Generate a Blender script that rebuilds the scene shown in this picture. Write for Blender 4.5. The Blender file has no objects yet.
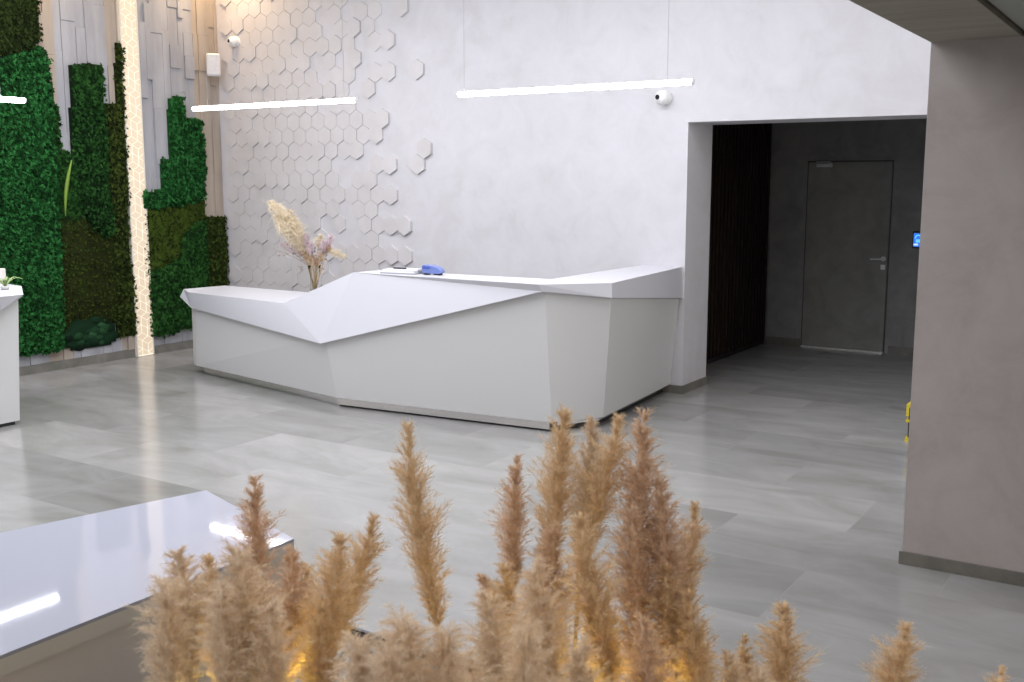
import bpy, bmesh, math, random
from mathutils import Vector, Matrix, noise
random.seed(7)
C = bpy.context.scene.collection
PI = math.pi

# ------------------------------------------------------------------ camera
H = 1.9
FPX = 1058.54
PIT, YAW = math.radians(8.569), math.radians(-32.852)
FW = Vector((math.sin(YAW)*math.cos(PIT), math.cos(YAW)*math.cos(PIT), -math.sin(PIT)))
RT = Vector((math.cos(YAW), -math.sin(YAW), 0))
UP = RT.cross(FW)
EYE = Vector((0, 0, H))
def ray(x, y): return FW + RT*((x-512)/FPX) - UP*((y-341)/FPX)
def onY(x, y, Y): d = ray(x, y); return EYE + d*(Y/d.y)
def onX(x, y, X): d = ray(x, y); return EYE + d*(X/d.x)
def onZ(x, y, Z=0.0): d = ray(x, y); return EYE + d*((Z-H)/d.z)
def atD(x, y, D): d = ray(x, y); return EYE + d*(D/math.hypot(d.x, d.y))

cam = bpy.data.cameras.new('camera'); co = bpy.data.objects.new('camera', cam); C.objects.link(co)
co.location = EYE
co.rotation_euler = Matrix((RT, UP, -FW)).transposed().to_euler()
cam.sensor_width = 36; cam.sensor_fit = 'HORIZONTAL'; cam.lens = FPX/1024*36
cam.clip_start = .05; cam.clip_end = 100
cam.dof.use_dof = True; cam.dof.focus_distance = 8.0; cam.dof.aperture_fstop = 9
bpy.context.scene.camera = co

# ------------------------------------------------------------------ helpers
def tag(o, label=None, cat=None, group=None, kind=None):
    if label: o['label'] = label
    if cat: o['category'] = cat
    if group: o['group'] = group
    if kind: o['kind'] = kind
    return o
def empty(name, loc, label, cat, group=None, rz=0):
    o = bpy.data.objects.new(name, None); C.objects.link(o); o.location = loc; o.rotation_euler = (0, 0, rz)
    o.empty_display_size = .1
    return tag(o, label, cat, group)
def obj(name, bm, mats, parent=None, smooth=False, loc=None, world=False):
    """link bm as one mesh; if world and parent: bm is in world coords, shift to parent's frame"""
    if parent is not None and world:
        M = Matrix.Translation(-Vector(parent.location)) if not parent.parent else Matrix.Translation(-(Vector(parent.location)+Vector(parent.parent.location)))
        bm.transform(M)
    me = bpy.data.meshes.new(name); bm.to_mesh(me); bm.free()
    if not isinstance(mats, (list, tuple)): mats = [mats]
    for m in mats: me.materials.append(m)
    if smooth:
        for p in me.polygons: p.use_smooth = True
    o = bpy.data.objects.new(name, me); C.objects.link(o)
    if parent is not None: o.parent = parent
    if loc is not None: o.location = loc
    return o
def origin_to(o, p):
    o.data.transform(Matrix.Translation(-Vector(p))); o.location = Vector(p); return o
def box(bm, lo, hi, mi=0):
    x0, y0, z0 = lo; x1, y1, z1 = hi
    v = [bm.verts.new(p) for p in ((x0,y0,z0),(x1,y0,z0),(x1,y1,z0),(x0,y1,z0),(x0,y0,z1),(x1,y0,z1),(x1,y1,z1),(x0,y1,z1))]
    for f in ((3,2,1,0),(4,5,6,7),(0,1,5,4),(1,2,6,5),(2,3,7,6),(3,0,4,7)):
        bm.faces.new([v[i] for i in f]).material_index = mi
    return v
def bevel(bm, w, seg=2):
    bmesh.ops.bevel(bm, geom=bm.edges[:], offset=w, segments=seg, affect='EDGES', profile=.5)
def rbox(lo, hi, w=.004, seg=2):
    bm = bmesh.new(); box(bm, lo, hi); bevel(bm, w, seg); return bm
def frame_of(t):
    t = t.normalized(); a = Vector((0,0,1)) if abs(t.z) < .9 else Vector((1,0,0))
    u = t.cross(a).normalized(); return u, t.cross(u).normalized()
def tube(bm, pts, rad, n=8, mi=0, caps=True):
    pts = [Vector(p) for p in pts]
    if not isinstance(rad, (list, tuple)): rad = [rad]*len(pts)
    rings = []
    for i, p in enumerate(pts):
        t = (pts[min(i+1, len(pts)-1)] - pts[max(i-1, 0)])
        u, w = frame_of(t)
        rings.append([bm.verts.new(p + (u*math.cos(2*PI*k/n) + w*math.sin(2*PI*k/n))*rad[i]) for k in range(n)])
    for a, b in zip(rings, rings[1:]):
        for k in range(n):
            bm.faces.new((a[k], a[(k+1) % n], b[(k+1) % n], b[k])).material_index = mi
    if caps:
        bm.faces.new(rings[0][::-1]).material_index = mi; bm.faces.new(rings[-1]).material_index = mi
def lathe(bm, prof, n=32, c=(0,0,0), axis='z', mi=0, closed=False):
    c = Vector(c); rings = []
    for r, h in prof:
        ring = []
        for k in range(n):
            a = 2*PI*k/n
            q = {'z': (r*math.cos(a), r*math.sin(a), h), 'y': (r*math.cos(a), h, r*math.sin(a)), 'x': (h, r*math.cos(a), r*math.sin(a))}[axis]
            ring.append(bm.verts.new(c + Vector(q)))
        rings.append(ring)
    for a, b in zip(rings, rings[1:]):
        for k in range(n): bm.faces.new((a[k], a[(k+1) % n], b[(k+1) % n], b[k])).material_index = mi
    if not closed:
        bm.faces.new(rings[0][::-1]).material_index = mi; bm.faces.new(rings[-1]).material_index = mi
    bmesh.ops.recalc_face_normals(bm, faces=bm.faces[:])
def poly_solid(faces_pts, name=None):
    """closed solid from list of polygons given as coordinate tuples (merged)"""
    bm = bmesh.new(); vs = {}
    for f in faces_pts:
        l = []
        for p in f:
            k = tuple(round(c, 5) for c in p)
            if k not in vs: vs[k] = bm.verts.new(k)
            l.append(vs[k])
        try: bm.faces.new(l)
        except ValueError: pass
    bmesh.ops.recalc_face_normals(bm, faces=bm.faces[:])
    return bm
def slab(quad, th, inward):
    """thin panel: quad polygon and its copy shifted by th along 'inward' direction"""
    q = [Vector(p) for p in quad]; d = Vector(inward).normalized()*th
    b = [p+d for p in q]; n = len(q)
    F = [q, b[::-1]] + [[q[i], b[i], b[(i+1) % n], q[(i+1) % n]] for i in range(n)]
    return poly_solid([[tuple(p) for p in f] for f in F])

# ------------------------------------------------------------------ materials
def mat(name, col, rough=.5, metal=0, spec=.5, emit=None, es=0, coat=0, trans=0):
    m = bpy.data.materials.new(name); m.use_nodes = True
    b = m.node_tree.nodes['Principled BSDF']
    b.inputs['Base Color'].default_value = (*col, 1); b.inputs['Roughness'].default_value = rough
    b.inputs['Metallic'].default_value = metal; b.inputs['Specular IOR Level'].default_value = spec
    b.inputs['Coat Weight'].default_value = coat; b.inputs['Transmission Weight'].default_value = trans
    if emit: b.inputs['Emission Color'].default_value = (*emit, 1); b.inputs['Emission Strength'].default_value = es
    return m
def N(m, t, **kw):
    n = m.node_tree.nodes.new(t)
    for k, v in kw.items(): setattr(n, k, v)
    return n
def L(m, a, b): m.node_tree.links.new(a, b)
def bs(m): return m.node_tree.nodes['Principled BSDF']
def ramp(m, stops, fac):
    r = N(m, 'ShaderNodeValToRGB'); e = r.color_ramp.elements
    while len(e) < len(stops): e.new(.5)
    for i, (p, c) in enumerate(stops): e[i].position = p; e[i].color = (*c, 1)
    L(m, fac, r.inputs[0]); return r
def noisy(m, stops, scale=3, detail=6, rough=.6, bump=0, bscale=None, bdist=.01, dist=0, vec=None):
    tc = N(m, 'ShaderNodeTexCoord'); g = N(m, 'ShaderNodeNewGeometry')
    n = N(m, 'ShaderNodeTexNoise'); n.inputs['Scale'].default_value = scale; n.inputs['Detail'].default_value = detail
    n.inputs['Roughness'].default_value = rough; n.inputs['Distortion'].default_value = dist
    src = g.outputs['Position']
    if vec:
        mp = N(m, 'ShaderNodeMapping'); mp.inputs['Scale'].default_value = vec; L(m, src, mp.inputs[0]); src = mp.outputs[0]
    L(m, src, n.inputs['Vector'])
    r = ramp(m, stops, n.outputs['Fac']); L(m, r.outputs[0], bs(m).inputs['Base Color'])
    if bump:
        n2 = N(m, 'ShaderNodeTexNoise'); n2.inputs['Scale'].default_value = bscale or scale*6; n2.inputs['Detail'].default_value = 5
        L(m, src, n2.inputs['Vector'])
        bp = N(m, 'ShaderNodeBump'); bp.inputs['Strength'].default_value = bump; bp.inputs['Distance'].default_value = bdist
        L(m, n2.outputs['Fac'], bp.inputs['Height']); L(m, bp.outputs[0], bs(m).inputs['Normal'])
    return m
plaster = noisy(mat('mottled_plaster', (.5,.5,.5), .7, spec=.3), [(.25, (.54,.525,.54)), (.5, (.59,.58,.605)), (.75, (.63,.62,.65))], 3.2, 10, .68, .12, 14, .004, dist=.6)
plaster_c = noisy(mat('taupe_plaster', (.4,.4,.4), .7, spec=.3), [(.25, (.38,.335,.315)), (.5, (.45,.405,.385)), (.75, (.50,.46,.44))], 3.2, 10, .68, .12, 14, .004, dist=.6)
hexmat = noisy(mat('relief_plaster', (.5,.5,.5), .7, spec=.3), [(.3, (.55,.53,.53)), (.7, (.62,.605,.62))], 2.5, 8, .6, .08, 20, .003)
stone = noisy(mat('grey_oak_cladding', (.4,.4,.42), .7, spec=.3), [(.3, (.29,.295,.32)), (.7, (.41,.415,.44))], 2.2, 6, .6, .2, 30, .003, vec=(1, 3, .5))
stone_b = noisy(mat('beige_cladding', (.4,.4,.42), .7, spec=.3), [(.3, (.34,.29,.24)), (.7, (.45,.39,.33))], 2.2, 6, .6, .2, 30, .003, vec=(1, 3, .5))
skirt = noisy(mat('grey_tile_skirting', (.2,.2,.18), .45), [(.3, (.13,.125,.105)), (.7, (.22,.21,.185))], 6, 6, .6)
beamm = noisy(mat('olive_grey_plaster', (.2,.2,.18), .8, spec=.2), [(.3, (.29,.27,.22)), (.7, (.36,.34,.29))], 2.5, 8, .6, vec=(.4, 4, 1))
ceilm = mat('ceiling_paint', (.7,.7,.7), .85)
ceilgrey = mat('grey_ceiling_panel', (.33,.35,.31), .8)
black = mat('black_plastic', (.015,.015,.017), .4)
white = mat('white_solid_surface', (.60,.60,.64), .30, spec=.45)
panelw = mat('white_lacquer_panel', (.60,.60,.595), .35, spec=.4)
glossw = mat('gloss_white_top', (.43,.44,.51), .04, spec=.4, coat=.05)
steel = mat('brushed_steel', (.85,.82,.79), .22, metal=1)
steeld = mat('satin_nickel', (.72,.72,.72), .35, metal=.25)
creamp = mat('cream_bench_side', (.74,.68,.62), .5)
creame = mat('cream_bench_edge', (.74,.70,.62), .4)
wood = noisy(mat('dark_walnut', (.05,.03,.02), .5, spec=.2), [(.3, (.012,.008,.006)), (.7, (.03,.018,.012))], 3, 6, .6, vec=(8, 8, .6))
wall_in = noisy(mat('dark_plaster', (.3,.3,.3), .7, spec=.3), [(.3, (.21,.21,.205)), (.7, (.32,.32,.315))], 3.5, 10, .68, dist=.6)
whitep = mat('white_plastic', (.78,.78,.78), .4)
lens_m = mat('dark_lens', (.02,.02,.025), .1)
tubeM = mat('lamp_diffuser', (1,1,1), .5, emit=(.93,.95,1), es=20)
wire = mat('steel_cable', (.35,.35,.36), .4, metal=.6)
glass = mat('clear_glass', (.95,.97,.97), .03, trans=1); bs(glass).inputs['IOR'].default_value = 1.12

# floor: large rectangular stone tiles
floorm = mat('stone_floor_tiles', (.3,.3,.3), .2, spec=.6)
def build_floor(m):
    g = N(m, 'ShaderNodeNewGeometry'); mp = N(m, 'ShaderNodeMapping'); mp.inputs['Location'].default_value = (.27, -4.99, 0)
    L(m, g.outputs['Position'], mp.inputs[0])
    br = N(m, 'ShaderNodeTexBrick'); br.offset = .5; br.inputs['Scale'].default_value = 1
    br.inputs['Brick Width'].default_value = 1.22; br.inputs['Row Height'].default_value = .679
    br.inputs['Mortar Size'].default_value = .003; br.inputs['Mortar Smooth'].default_value = .2; br.inputs['Bias'].default_value = 0
    br.inputs['Color1'].default_value = (0,0,0,1); br.inputs['Color2'].default_value = (1,1,1,1); br.inputs['Mortar'].default_value = (.5,.5,.5,1)
    L(m, mp.outputs[0], br.inputs['Vector'])
    n = N(m, 'ShaderNodeTexNoise'); n.inputs['Scale'].default_value = 1.3; n.inputs['Detail'].default_value = 9; n.inputs['Roughness'].default_value = .62; n.inputs['Distortion'].default_value = .8
    mp2 = N(m, 'ShaderNodeMapping'); mp2.inputs['Scale'].default_value = (.8, 1.9, 1); L(m, g.outputs['Position'], mp2.inputs[0])
    off = N(m, 'ShaderNodeVectorMath', operation='MULTIPLY_ADD'); L(m, br.outputs['Color'], off.inputs[0]); off.inputs[1].default_value = (13, 7, 5)
    L(m, mp2.outputs[0], off.inputs[2]); L(m, off.outputs[0], n.inputs['Vector'])
    r = ramp(m, [(.25, (.215,.21,.195)), (.5, (.285,.281,.27)), (.75, (.345,.341,.332))], n.outputs['Fac'])
    rr = ramp(m, [(0, (.86,.86,.86)), (1, (1.10,1.10,1.10))], br.outputs['Color'])
    mx = N(m, 'ShaderNodeMix', data_type='RGBA', blend_type='MULTIPLY'); mx.inputs[0].default_value = 1
    L(m, r.outputs[0], mx.inputs[6]); L(m, rr.outputs[0], mx.inputs[7])
    gm = N(m, 'ShaderNodeMix', data_type='RGBA'); L(m, br.outputs['Fac'], gm.inputs[0]); L(m, mx.outputs[2], gm.inputs[6]); gm.inputs[7].default_value = (.29,.285,.272,1)
    L(m, gm.outputs[2], bs(m).inputs['Base Color'])
    r2 = ramp(m, [(.3, (.12,)*3), (.7, (.22,)*3)], n.outputs['Fac']); L(m, r2.outputs[0], bs(m).inputs['Roughness'])
build_floor(floorm)

def structure(name, bm, m, parent=None, **k):
    o = obj(name, bm, m, parent, **k)
    o['kind'] = 'structure'
    return o
def bxo(name, lo, hi, m, parent=None):
    bm = bmesh.new(); box(bm, lo, hi); return structure(name, bm, m, parent)

# ------------------------------------------------------------------ room shell
YB = 8.724; XL = -9.68; ZC = 4.5
bxo('floor', (-9.9, -6, -.1), (4.2, 12.3, 0), floorm)
# back wall with the opening
OX0, OX1, OZ = -3.806, -1.35, 2.41
wb = bmesh.new()
box(wb, (XL-.2, YB, 0), (OX0, YB+.55, ZC)); box(wb, (OX1, YB, 0), (4.2, YB+.55, ZC)); box(wb, (OX0, YB, OZ), (OX1, YB+.55, ZC))
structure('wall_back', wb, plaster)
bxo('wall_left', (XL-.2, -6, 0), (XL, YB, ZC), stone)
bxo('wall_right', (4.0, -6, 0), (4.2, YB, ZC), plaster)
bxo('wall_front', (XL-.2, -6.2, 0), (4.2, -6, ZC), plaster)
bxo('ceiling', (XL-.2, -6.2, ZC), (4.2, YB+.55, ZC+.1), ceilm)
# recess behind the opening
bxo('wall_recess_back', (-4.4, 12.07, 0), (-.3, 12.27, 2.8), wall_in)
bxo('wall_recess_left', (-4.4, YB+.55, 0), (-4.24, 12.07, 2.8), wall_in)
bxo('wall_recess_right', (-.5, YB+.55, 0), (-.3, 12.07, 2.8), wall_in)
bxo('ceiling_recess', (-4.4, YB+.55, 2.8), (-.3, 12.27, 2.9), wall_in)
# skirtings
def sk(name, *boxes):
    bm = bmesh.new()
    for lo, hi in boxes: box(bm, lo, hi)
    return structure(name, bm, skirt)
sk('baseboard_back', ((-9.6, YB-.012, 0), (OX0, YB, .075)), ((OX0, YB-.012, 0), (OX0+.012, YB+.55, .075)))
sk('baseboard_recess', ((-4.2, 12.055, 0), (-3.80, 12.07, .09)), ((-2.80, 12.055, 0), (-.5, 12.07, .09)))
sk('baseboard_left', ((XL, -6, 0), (XL+.02, 8.3, .09)))
# right-hand wall stub with its beam
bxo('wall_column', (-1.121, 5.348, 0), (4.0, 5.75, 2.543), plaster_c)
bxo('baseboard_column', (-1.133, 5.336, 0), (4.0, 5.348, .066), skirt)
bxo('trim_1', (-1.121, -6, 2.543), (-.735, 5.75, ZC), beamm)
bxo('ceiling_lower', (-.72, -6, 2.56), (4.0, 5.75, 2.66), ceilgrey)
bxo('trim_2', (-.735, -6, 2.60), (-.72, 5.75, 2.66), black)

# ------------------------------------------------------------------ hexagon relief on the back wall
S, PW, PR = .105, .182, .1575
def hexrow(z): return round((z-3.02)/PR)
proud = set()
for px, py in [(424,68),(396.4,71),(396.4,38),(362.4,28),(363,59),(376.3,86.5),(410,7),(431.3,147),(424.7,164.5),(397.6,164.5),(397.6,195),(411.8,227),(411.8,256),(398,256),(397,114),(397.6,225),(390,120)]:
    p = onY(px, py, YB); r = hexrow(p.z); k = round((p.x+7.045-(PW/2 if r % 2 else 0))/PW)
    proud.add((r, k))
hb = bmesh.new(); rnd = random.Random(11)
for r in range(-20, 10):
    zc = 3.02 + r*PR
    for k in range(-17, 4):
        xc = -7.045 + k*PW + (PW/2 if r % 2 else 0) - PW/2
        if xc < XL+.10 or zc < .05 or zc > ZC-.05: continue
        t = (xc + 9.6)/2.6          # 0 at the corner .. 1 where the field breaks up
        if (r, k) in proud: d = rnd.choice((.026, .03, .034))
        elif t < .9:
            d = rnd.choice((.010, .012, .012, .014, .016, .024)) * (1 if t < .55 else (1 if rnd.random() < .7 else 0))
        else: d = 0
        if d == 0: continue
        fr, bk = [], []
        for a in range(6):
            an = PI/6 + a*PI/3
            fr.append(hb.verts.new((xc + (S-.0025)*math.cos(an), YB-d, zc + (S-.0025)*math.sin(an))))
            bk.append(hb.verts.new((xc + (S-.001)*math.cos(an), YB+.002, zc + (S-.001)*math.sin(an))))
        hb.faces.new(fr)
        for a in range(6): hb.faces.new((fr[a], bk[a], bk[(a+1) % 6], fr[(a+1) % 6]))
bmesh.ops.recalc_face_normals(hb, faces=hb.faces[:])
structure('hexagon_relief', hb, hexmat, bpy.data.objects['wall_back'])

# ------------------------------------------------------------------ upright plank cladding on the left wall
cb = bmesh.new(); rnd = random.Random(5)
y = 5.2
while y < 8.70:
    w = rnd.choice((.07, .09, .11, .13, .16)); y1 = min(y+w, 8.715)
    if y < 7.362 < y1 or 7.362 <= y < 7.59:
        if y >= 7.362: y = 7.593; continue
        y1 = 7.362
    beige = (6.30 < y < 6.52) or (7.2 < y < 7.42) or (y > 8.33)
    z = .09
    while z < ZC:
        h = rnd.choice((.25, .4, .6, .8, 1.1)); z1 = min(z+h, ZC)
        d = rnd.choice((.006, .010, .016, .016, .022, .03)) + (0 if y < 8.33 else -.004)
        if rnd.random() < .05 and h < .5: d = .002
        box(cb, (XL, y+.0015, z+.0015), (XL+d, y1-.0015, z1-.0015), 1 if beige else 0)
        z = z1
    y = y1
structure('plank_cladding', cb, [stone, stone_b], bpy.data.objects['wall_left'])

# ------------------------------------------------------------------ glowing strip panel
def strip_material():
    m = mat('lit_cream_panel', (.45,.40,.32), .4, emit=(1,.78,.54), es=.30)
    return m
lit = strip_material(); litl = mat('lit_white_line', (.6,.58,.5), .4, emit=(1,.90,.74), es=.40)
t = empty('light_panel', (XL, 7.52, 0), 'tall narrow glowing cream panel with white cube line pattern between the moss areas', 'light panel')
sb = bmesh.new(); box(sb, (XL+.0, 7.379, .005), (XL+.05, 7.578, ZC-.002)); obj('panel', sb, lit, t, world=True)
lb = bmesh.new(); xs = XL+.0505
def seg(a, b, w=.005):
    a = Vector(a); b = Vector(b); d = (b-a)
    def clip(p, q):      # clip to the panel's width
        lo, hi = 7.381, 7.576
        t0, t1 = 0., 1.; dy = q.x-p.x
        if abs(dy) < 1e-9: return (p, q) if lo <= p.x <= hi else None
        ta, tb = (lo-p.x)/dy, (hi-p.x)/dy
        if ta > tb: ta, tb = tb, ta
        t0, t1 = max(t0, ta), min(t1, tb)
        return (p+(q-p)*t0, p+(q-p)*t1) if t0 < t1 else None
    c = clip(a, b)
    if not c: return
    a, b = c; n = Vector((-d.y, d.x)).normalized()*w/2
    q = [a+n, b+n, b-n, a-n]
    f = [lb.verts.new((xs+.003, p.x, min(max(p.y, .006), ZC-.004))) for p in q]; g = [lb.verts.new((xs, p.x, min(max(p.y, .006), ZC-.004))) for p in q]
    lb.faces.new(f)
    for i in range(4): lb.faces.new((f[i], g[i], g[(i+1) % 4], f[(i+1) % 4]))
hs = .088
for r in range(-1, 36):
    zc = r*1.5*hs
    for k in range(-1, 3):
        yc = 7.44 + k*hs*math.sqrt(3) + (hs*math.sqrt(3)/2 if r % 2 else 0)
        c0 = Vector((yc, zc)); hx = [c0+Vector((hs*math.cos(PI/6+a*PI/3), hs*math.sin(PI/6+a*PI/3))) for a in range(6)]
        for a in range(3): seg(hx[a], hx[a+1])
        for a in ((0, 2, 4) if (r+k) % 2 else (1, 3, 5)): seg(c0, hx[a])
seg((7.379, .012), (7.578, .012), .014)
bmesh.ops.recalc_face_normals(lb, faces=lb.faces[:])
obj('line_pattern', lb, litl, t, world=True)
sb = bmesh.new(); box(sb, (XL, 7.366, .005), (XL+.056, 7.3785, ZC-.002)); box(sb, (XL, 7.5785, .005), (XL+.056, 7.59, ZC-.002)); obj('edge_trim', sb, creame, t, world=True)

# ------------------------------------------------------------------ moss panels
def moss_mat(name, dark, mid, light):
    m = mat(name, mid, .85, spec=.15)
    oi = N(m, 'ShaderNodeNewGeometry')
    n = N(m, 'ShaderNodeTexNoise'); n.inputs['Scale'].default_value = 2.2; n.inputs['Detail'].default_value = 5
    L(m, oi.outputs['Position'], n.inputs['Vector'])
    ad = N(m, 'ShaderNodeMath', operation='MULTIPLY_ADD'); L(m, oi.outputs['Random Per Island'], ad.inputs[0]); ad.inputs[1].default_value = .80
    sc = N(m, 'ShaderNodeMath', operation='MULTIPLY'); L(m, n.outputs['Fac'], sc.inputs[0]); sc.inputs[1].default_value = .30
    L(m, sc.outputs[0], ad.inputs[2])
    r = ramp(m, [(.15, dark), (.5, mid), (.9, light)], ad.outputs[0]); L(m, r.outputs[0], bs(m).inputs['Base Color'])
    return m
mg_bright = moss_mat('bright_green_moss', (0.0028,0.0188,0.0034), (0.0087,0.0651,0.0124), (0.0326,0.1767,0.0418))
mg_mid = moss_mat('forest_green_moss', (0.0028,0.0136,0.0024), (0.0093,0.0465,0.0081), (0.0326,0.1209,0.0232))
mg_olive = moss_mat('olive_moss', (0.0062,0.0102,0.0017), (0.0198,0.0341,0.0050), (0.0698,0.1023,0.0168))
mg_flat = moss_mat('flat_brown_green_moss', (0.0068,0.0082,0.0017), (0.0198,0.0279,0.0043), (0.0512,0.0883,0.0093))
mg_cush = moss_mat('blue_green_cushion_moss', (0.0020,0.0085,0.0034), (0.0062,0.0279,0.0105), (0.0204,0.0698,0.0261))
mg_dark = moss_mat('dark_moss', (0.0041,0.0068,0.0014), (0.0124,0.0223,0.0037), (0.0326,0.0558,0.0111))

def inside(poly, x, y):
    c = False; n = len(poly)
    for i in range(n):
        x1, y1 = poly[i]; x2, y2 = poly[i-1]
        if (y1 > y) != (y2 > y) and x < (x2-x1)*(y-y1)/(y2-y1)+x1: c = not c
    return c
def edge_dist(poly, x, y):
    best = 9
    for i in range(len(poly)):
        a = Vector(poly[i]); b = Vector(poly[i-1]); p = Vector((x, y)); ab = b-a
        t = max(0, min(1, (p-a).dot(ab)/max(ab.length_squared, 1e-9))); best = min(best, (p-a-ab*t).length)
    return best
def moss(pixels, depth, m, label, step=.03, leaf=.03, kind='leafy', seed=1, name='moss_panel', lump=.02):
    poly = [(lambda q: (q.y, q.z))(onX(px, py, XL+depth)) for px, py in pixels]
    rnd = random.Random(seed); bm = bmesh.new()
    ys = [p[0] for p in poly]; zs = [p[1] for p in poly]
    y0, y1, z0, z1 = min(ys), max(ys), max(min(zs), .02), min(max(zs), ZC)
    # backing: cells of a bumpy height field inside the outline
    g = .03; ny = int((y1-y0)/g)+2; nz = int((z1-z0)/g)+2; V = {}
    def hgt(y, z):
        e = edge_dist(poly, y, z); k = min(1, e/.05)**.5
        n = noise.fractal(Vector((y*5, z*5, seed)), 1, 2, 3)*lump + noise.noise(Vector((y*16, z*16, seed)))*lump*.6
        return XL + max(.034, depth*(.55+.45*k)*.85 + n*k)
    def vert(i, j, back=False):
        key = (i, j, back)
        if key not in V:
            y, z = y0+i*g, z0+j*g
            V[key] = bm.verts.new((XL+.002 if back else hgt(y, z), y, z))
        return V[key]
    cells = {(i, j) for i in range(ny) for j in range(nz) if inside(poly, y0+(i+.5)*g, z0+(j+.5)*g)}
    for (i, j) in cells:
        bm.faces.new((vert(i, j), vert(i+1, j), vert(i+1, j+1), vert(i, j+1)))
        for di, dj, a, b in ((-1,0,(i,j),(i,j+1)), (1,0,(i+1,j),(i+1,j+1)), (0,-1,(i,j),(i+1,j)), (0,1,(i,j+1),(i+1,j+1))):
            if (i+di, j+dj) not in cells:
                bm.faces.new((vert(*a), vert(*b), vert(*b, True), vert(*a, True)))
    # tufts
    if kind == 'leafy':
        area = len(cells)*g*g; cl = list(cells); nt = int(area/(step*step))
        for _ in range(nt):
            i, j = cl[rnd.randrange(len(cl))]; y = y0+(i+rnd.random())*g; z = z0+(j+rnd.random())*g
            x = hgt(y, z)
            y += rnd.uniform(-.022, .022); z += rnd.uniform(-.022, .022); c = Vector((x+rnd.uniform(-.004, .022), y, max(z, .12)))
            ax = Vector((1, rnd.uniform(-.9, .9), rnd.uniform(-.6, 1.0))).normalized()
            u, w = frame_of(ax)
            s = leaf*rnd.uniform(.7, 1.3); nl = 5; ph = rnd.random()*6
            tip = bm.verts.new(c+ax*s*.35)
            rim = []
            for q in range(nl*2):
                a = ph+PI*q/nl; rr = s*(.62 if q % 2 == 0 else .3)
                rim.append(bm.verts.new(c+ax*s*(.05 if q % 2 else .28)+(u*math.cos(a)+w*math.sin(a))*rr))
            for q in range(nl*2): bm.faces.new((tip, rim[q], rim[(q+1) % (nl*2)]))
            
    elif kind == 'cushion':
        area = len(cells)*g*g; cl = list(cells)
        for _ in range(int(area/.006)):
            i, j = cl[rnd.randrange(len(cl))]; y = y0+(i+.5)*g; z = z0+(j+.5)*g
            if edge_dist(poly, y, z) < .02: continue
            s = rnd.uniform(.05, .10)
            bmesh.ops.create_icosphere(bm, subdivisions=2, radius=s, matrix=Matrix.Translation((hgt(y, z)-s*.35, y, z)) @ Matrix.Diagonal((.6, 1, .7, 1)))
    bmesh.ops.recalc_face_normals(bm, faces=bm.faces[:])
    o = obj(name, bm, m, smooth=(kind == 'cushion')); o['label'] = label; o['category'] = 'moss panel'
    origin_to(o, (XL, (y0+y1)/2, z0)); return o
MP = moss
MP([(-40,56),(0,58),(30,52),(41,44),(45,50),(52,62),(54,110),(58,150),(61,230),(64,300),(65,350),(40,353),(21,357),(-40,366)], .10, mg_bright, 'large bright green leafy moss panel at the far left behind the white counter', .019, .040, seed=1)
MP([(-40,-60),(40,-60),(41,0),(41,20),(43,40),(30,50),(0,56),(-40,54)], .11, mg_dark, 'dark olive moss patch in the top left corner above the bright green moss', .020, .036, seed=2)
MP([(47,104),(60,106),(61,150),(76,153),(80,176),(84,220),(53,226),(50,160)], .06, mg_mid, 'dark green moss patch directly below the narrow white plank column', .020, .036, seed=3)
MP([(73,66),(76,64),(105,65),(107,100),(110,180),(118,232),(108,238),(94,226),(84,205),(80,170),(76,154),(75,120)], .10, mg_mid, 'upright forest green moss block with a square top left of the glowing panel', .020, .036, seed=4)
MP([(117,42),(124,46),(125,110),(131,240),(137,335),(118,338),(117,300),(112,236),(105,180),(104,104),(119,103),(117,80)], .055, mg_olive, 'narrow ragged olive moss strip along the left edge of the glowing panel', .020, .036, seed=5)
MP([(54,219),(80,210),(94,227),(108,238),(117,235),(121,300),(121,325),(100,318),(80,318),(60,334),(57,300)], .065, mg_flat, 'flat brownish green moss panel above the dark cushion moss', .024, .022, seed=6, lump=.012)
MP([(64,335),(66,325),(80,318),(98,315),(114,322),(120,336),(112,345),(90,347),(78,350),(66,349)], .06, mg_cush, 'low dark blue green cushion moss mound at the foot of the wall', kind='cushion', seed=7)
MP([(172,97),(184,97),(186,117),(203,121),(205,140),(206,165),(207,200),(180,205),(146,209),(145,192),(166,190),(164,160),(172,158),(171,116)], .09, mg_bright, 'stepped bright green moss panel below the speaker right of the glowing panel', .019, .040, seed=8)
MP([(146,209),(180,205),(207,199),(207,220),(196,224),(184,238),(182,258),(168,266),(147,276)], .065, mg_flat, 'flat dark olive moss panel sandwiched between two bright green ones', .024, .022, seed=9, lump=.012)
MP([(152,274),(168,266),(182,258),(184,238),(196,224),(207,221),(209,290),(210,318),(192,328),(170,334),(154,337)], .08, mg_mid, 'curved green moss panel at floor level behind the left end of the reception desk', .019, .038, seed=10)
MP([(207,218),(215,216),(226,217),(227,250),(228.5,284),(228,305),(212,318),(210,300)], .07, mg_olive, 'yellowish olive moss column in the corner beside the hexagon wall', .020, .036, seed=11)
MP([(45,52),(51,62),(55,104),(54,109),(49,112),(47,98),(46,75)], .075, mg_dark, 'thin strands of dark moss hanging beside the upper plank area', .03, .02, seed=12)
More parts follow.
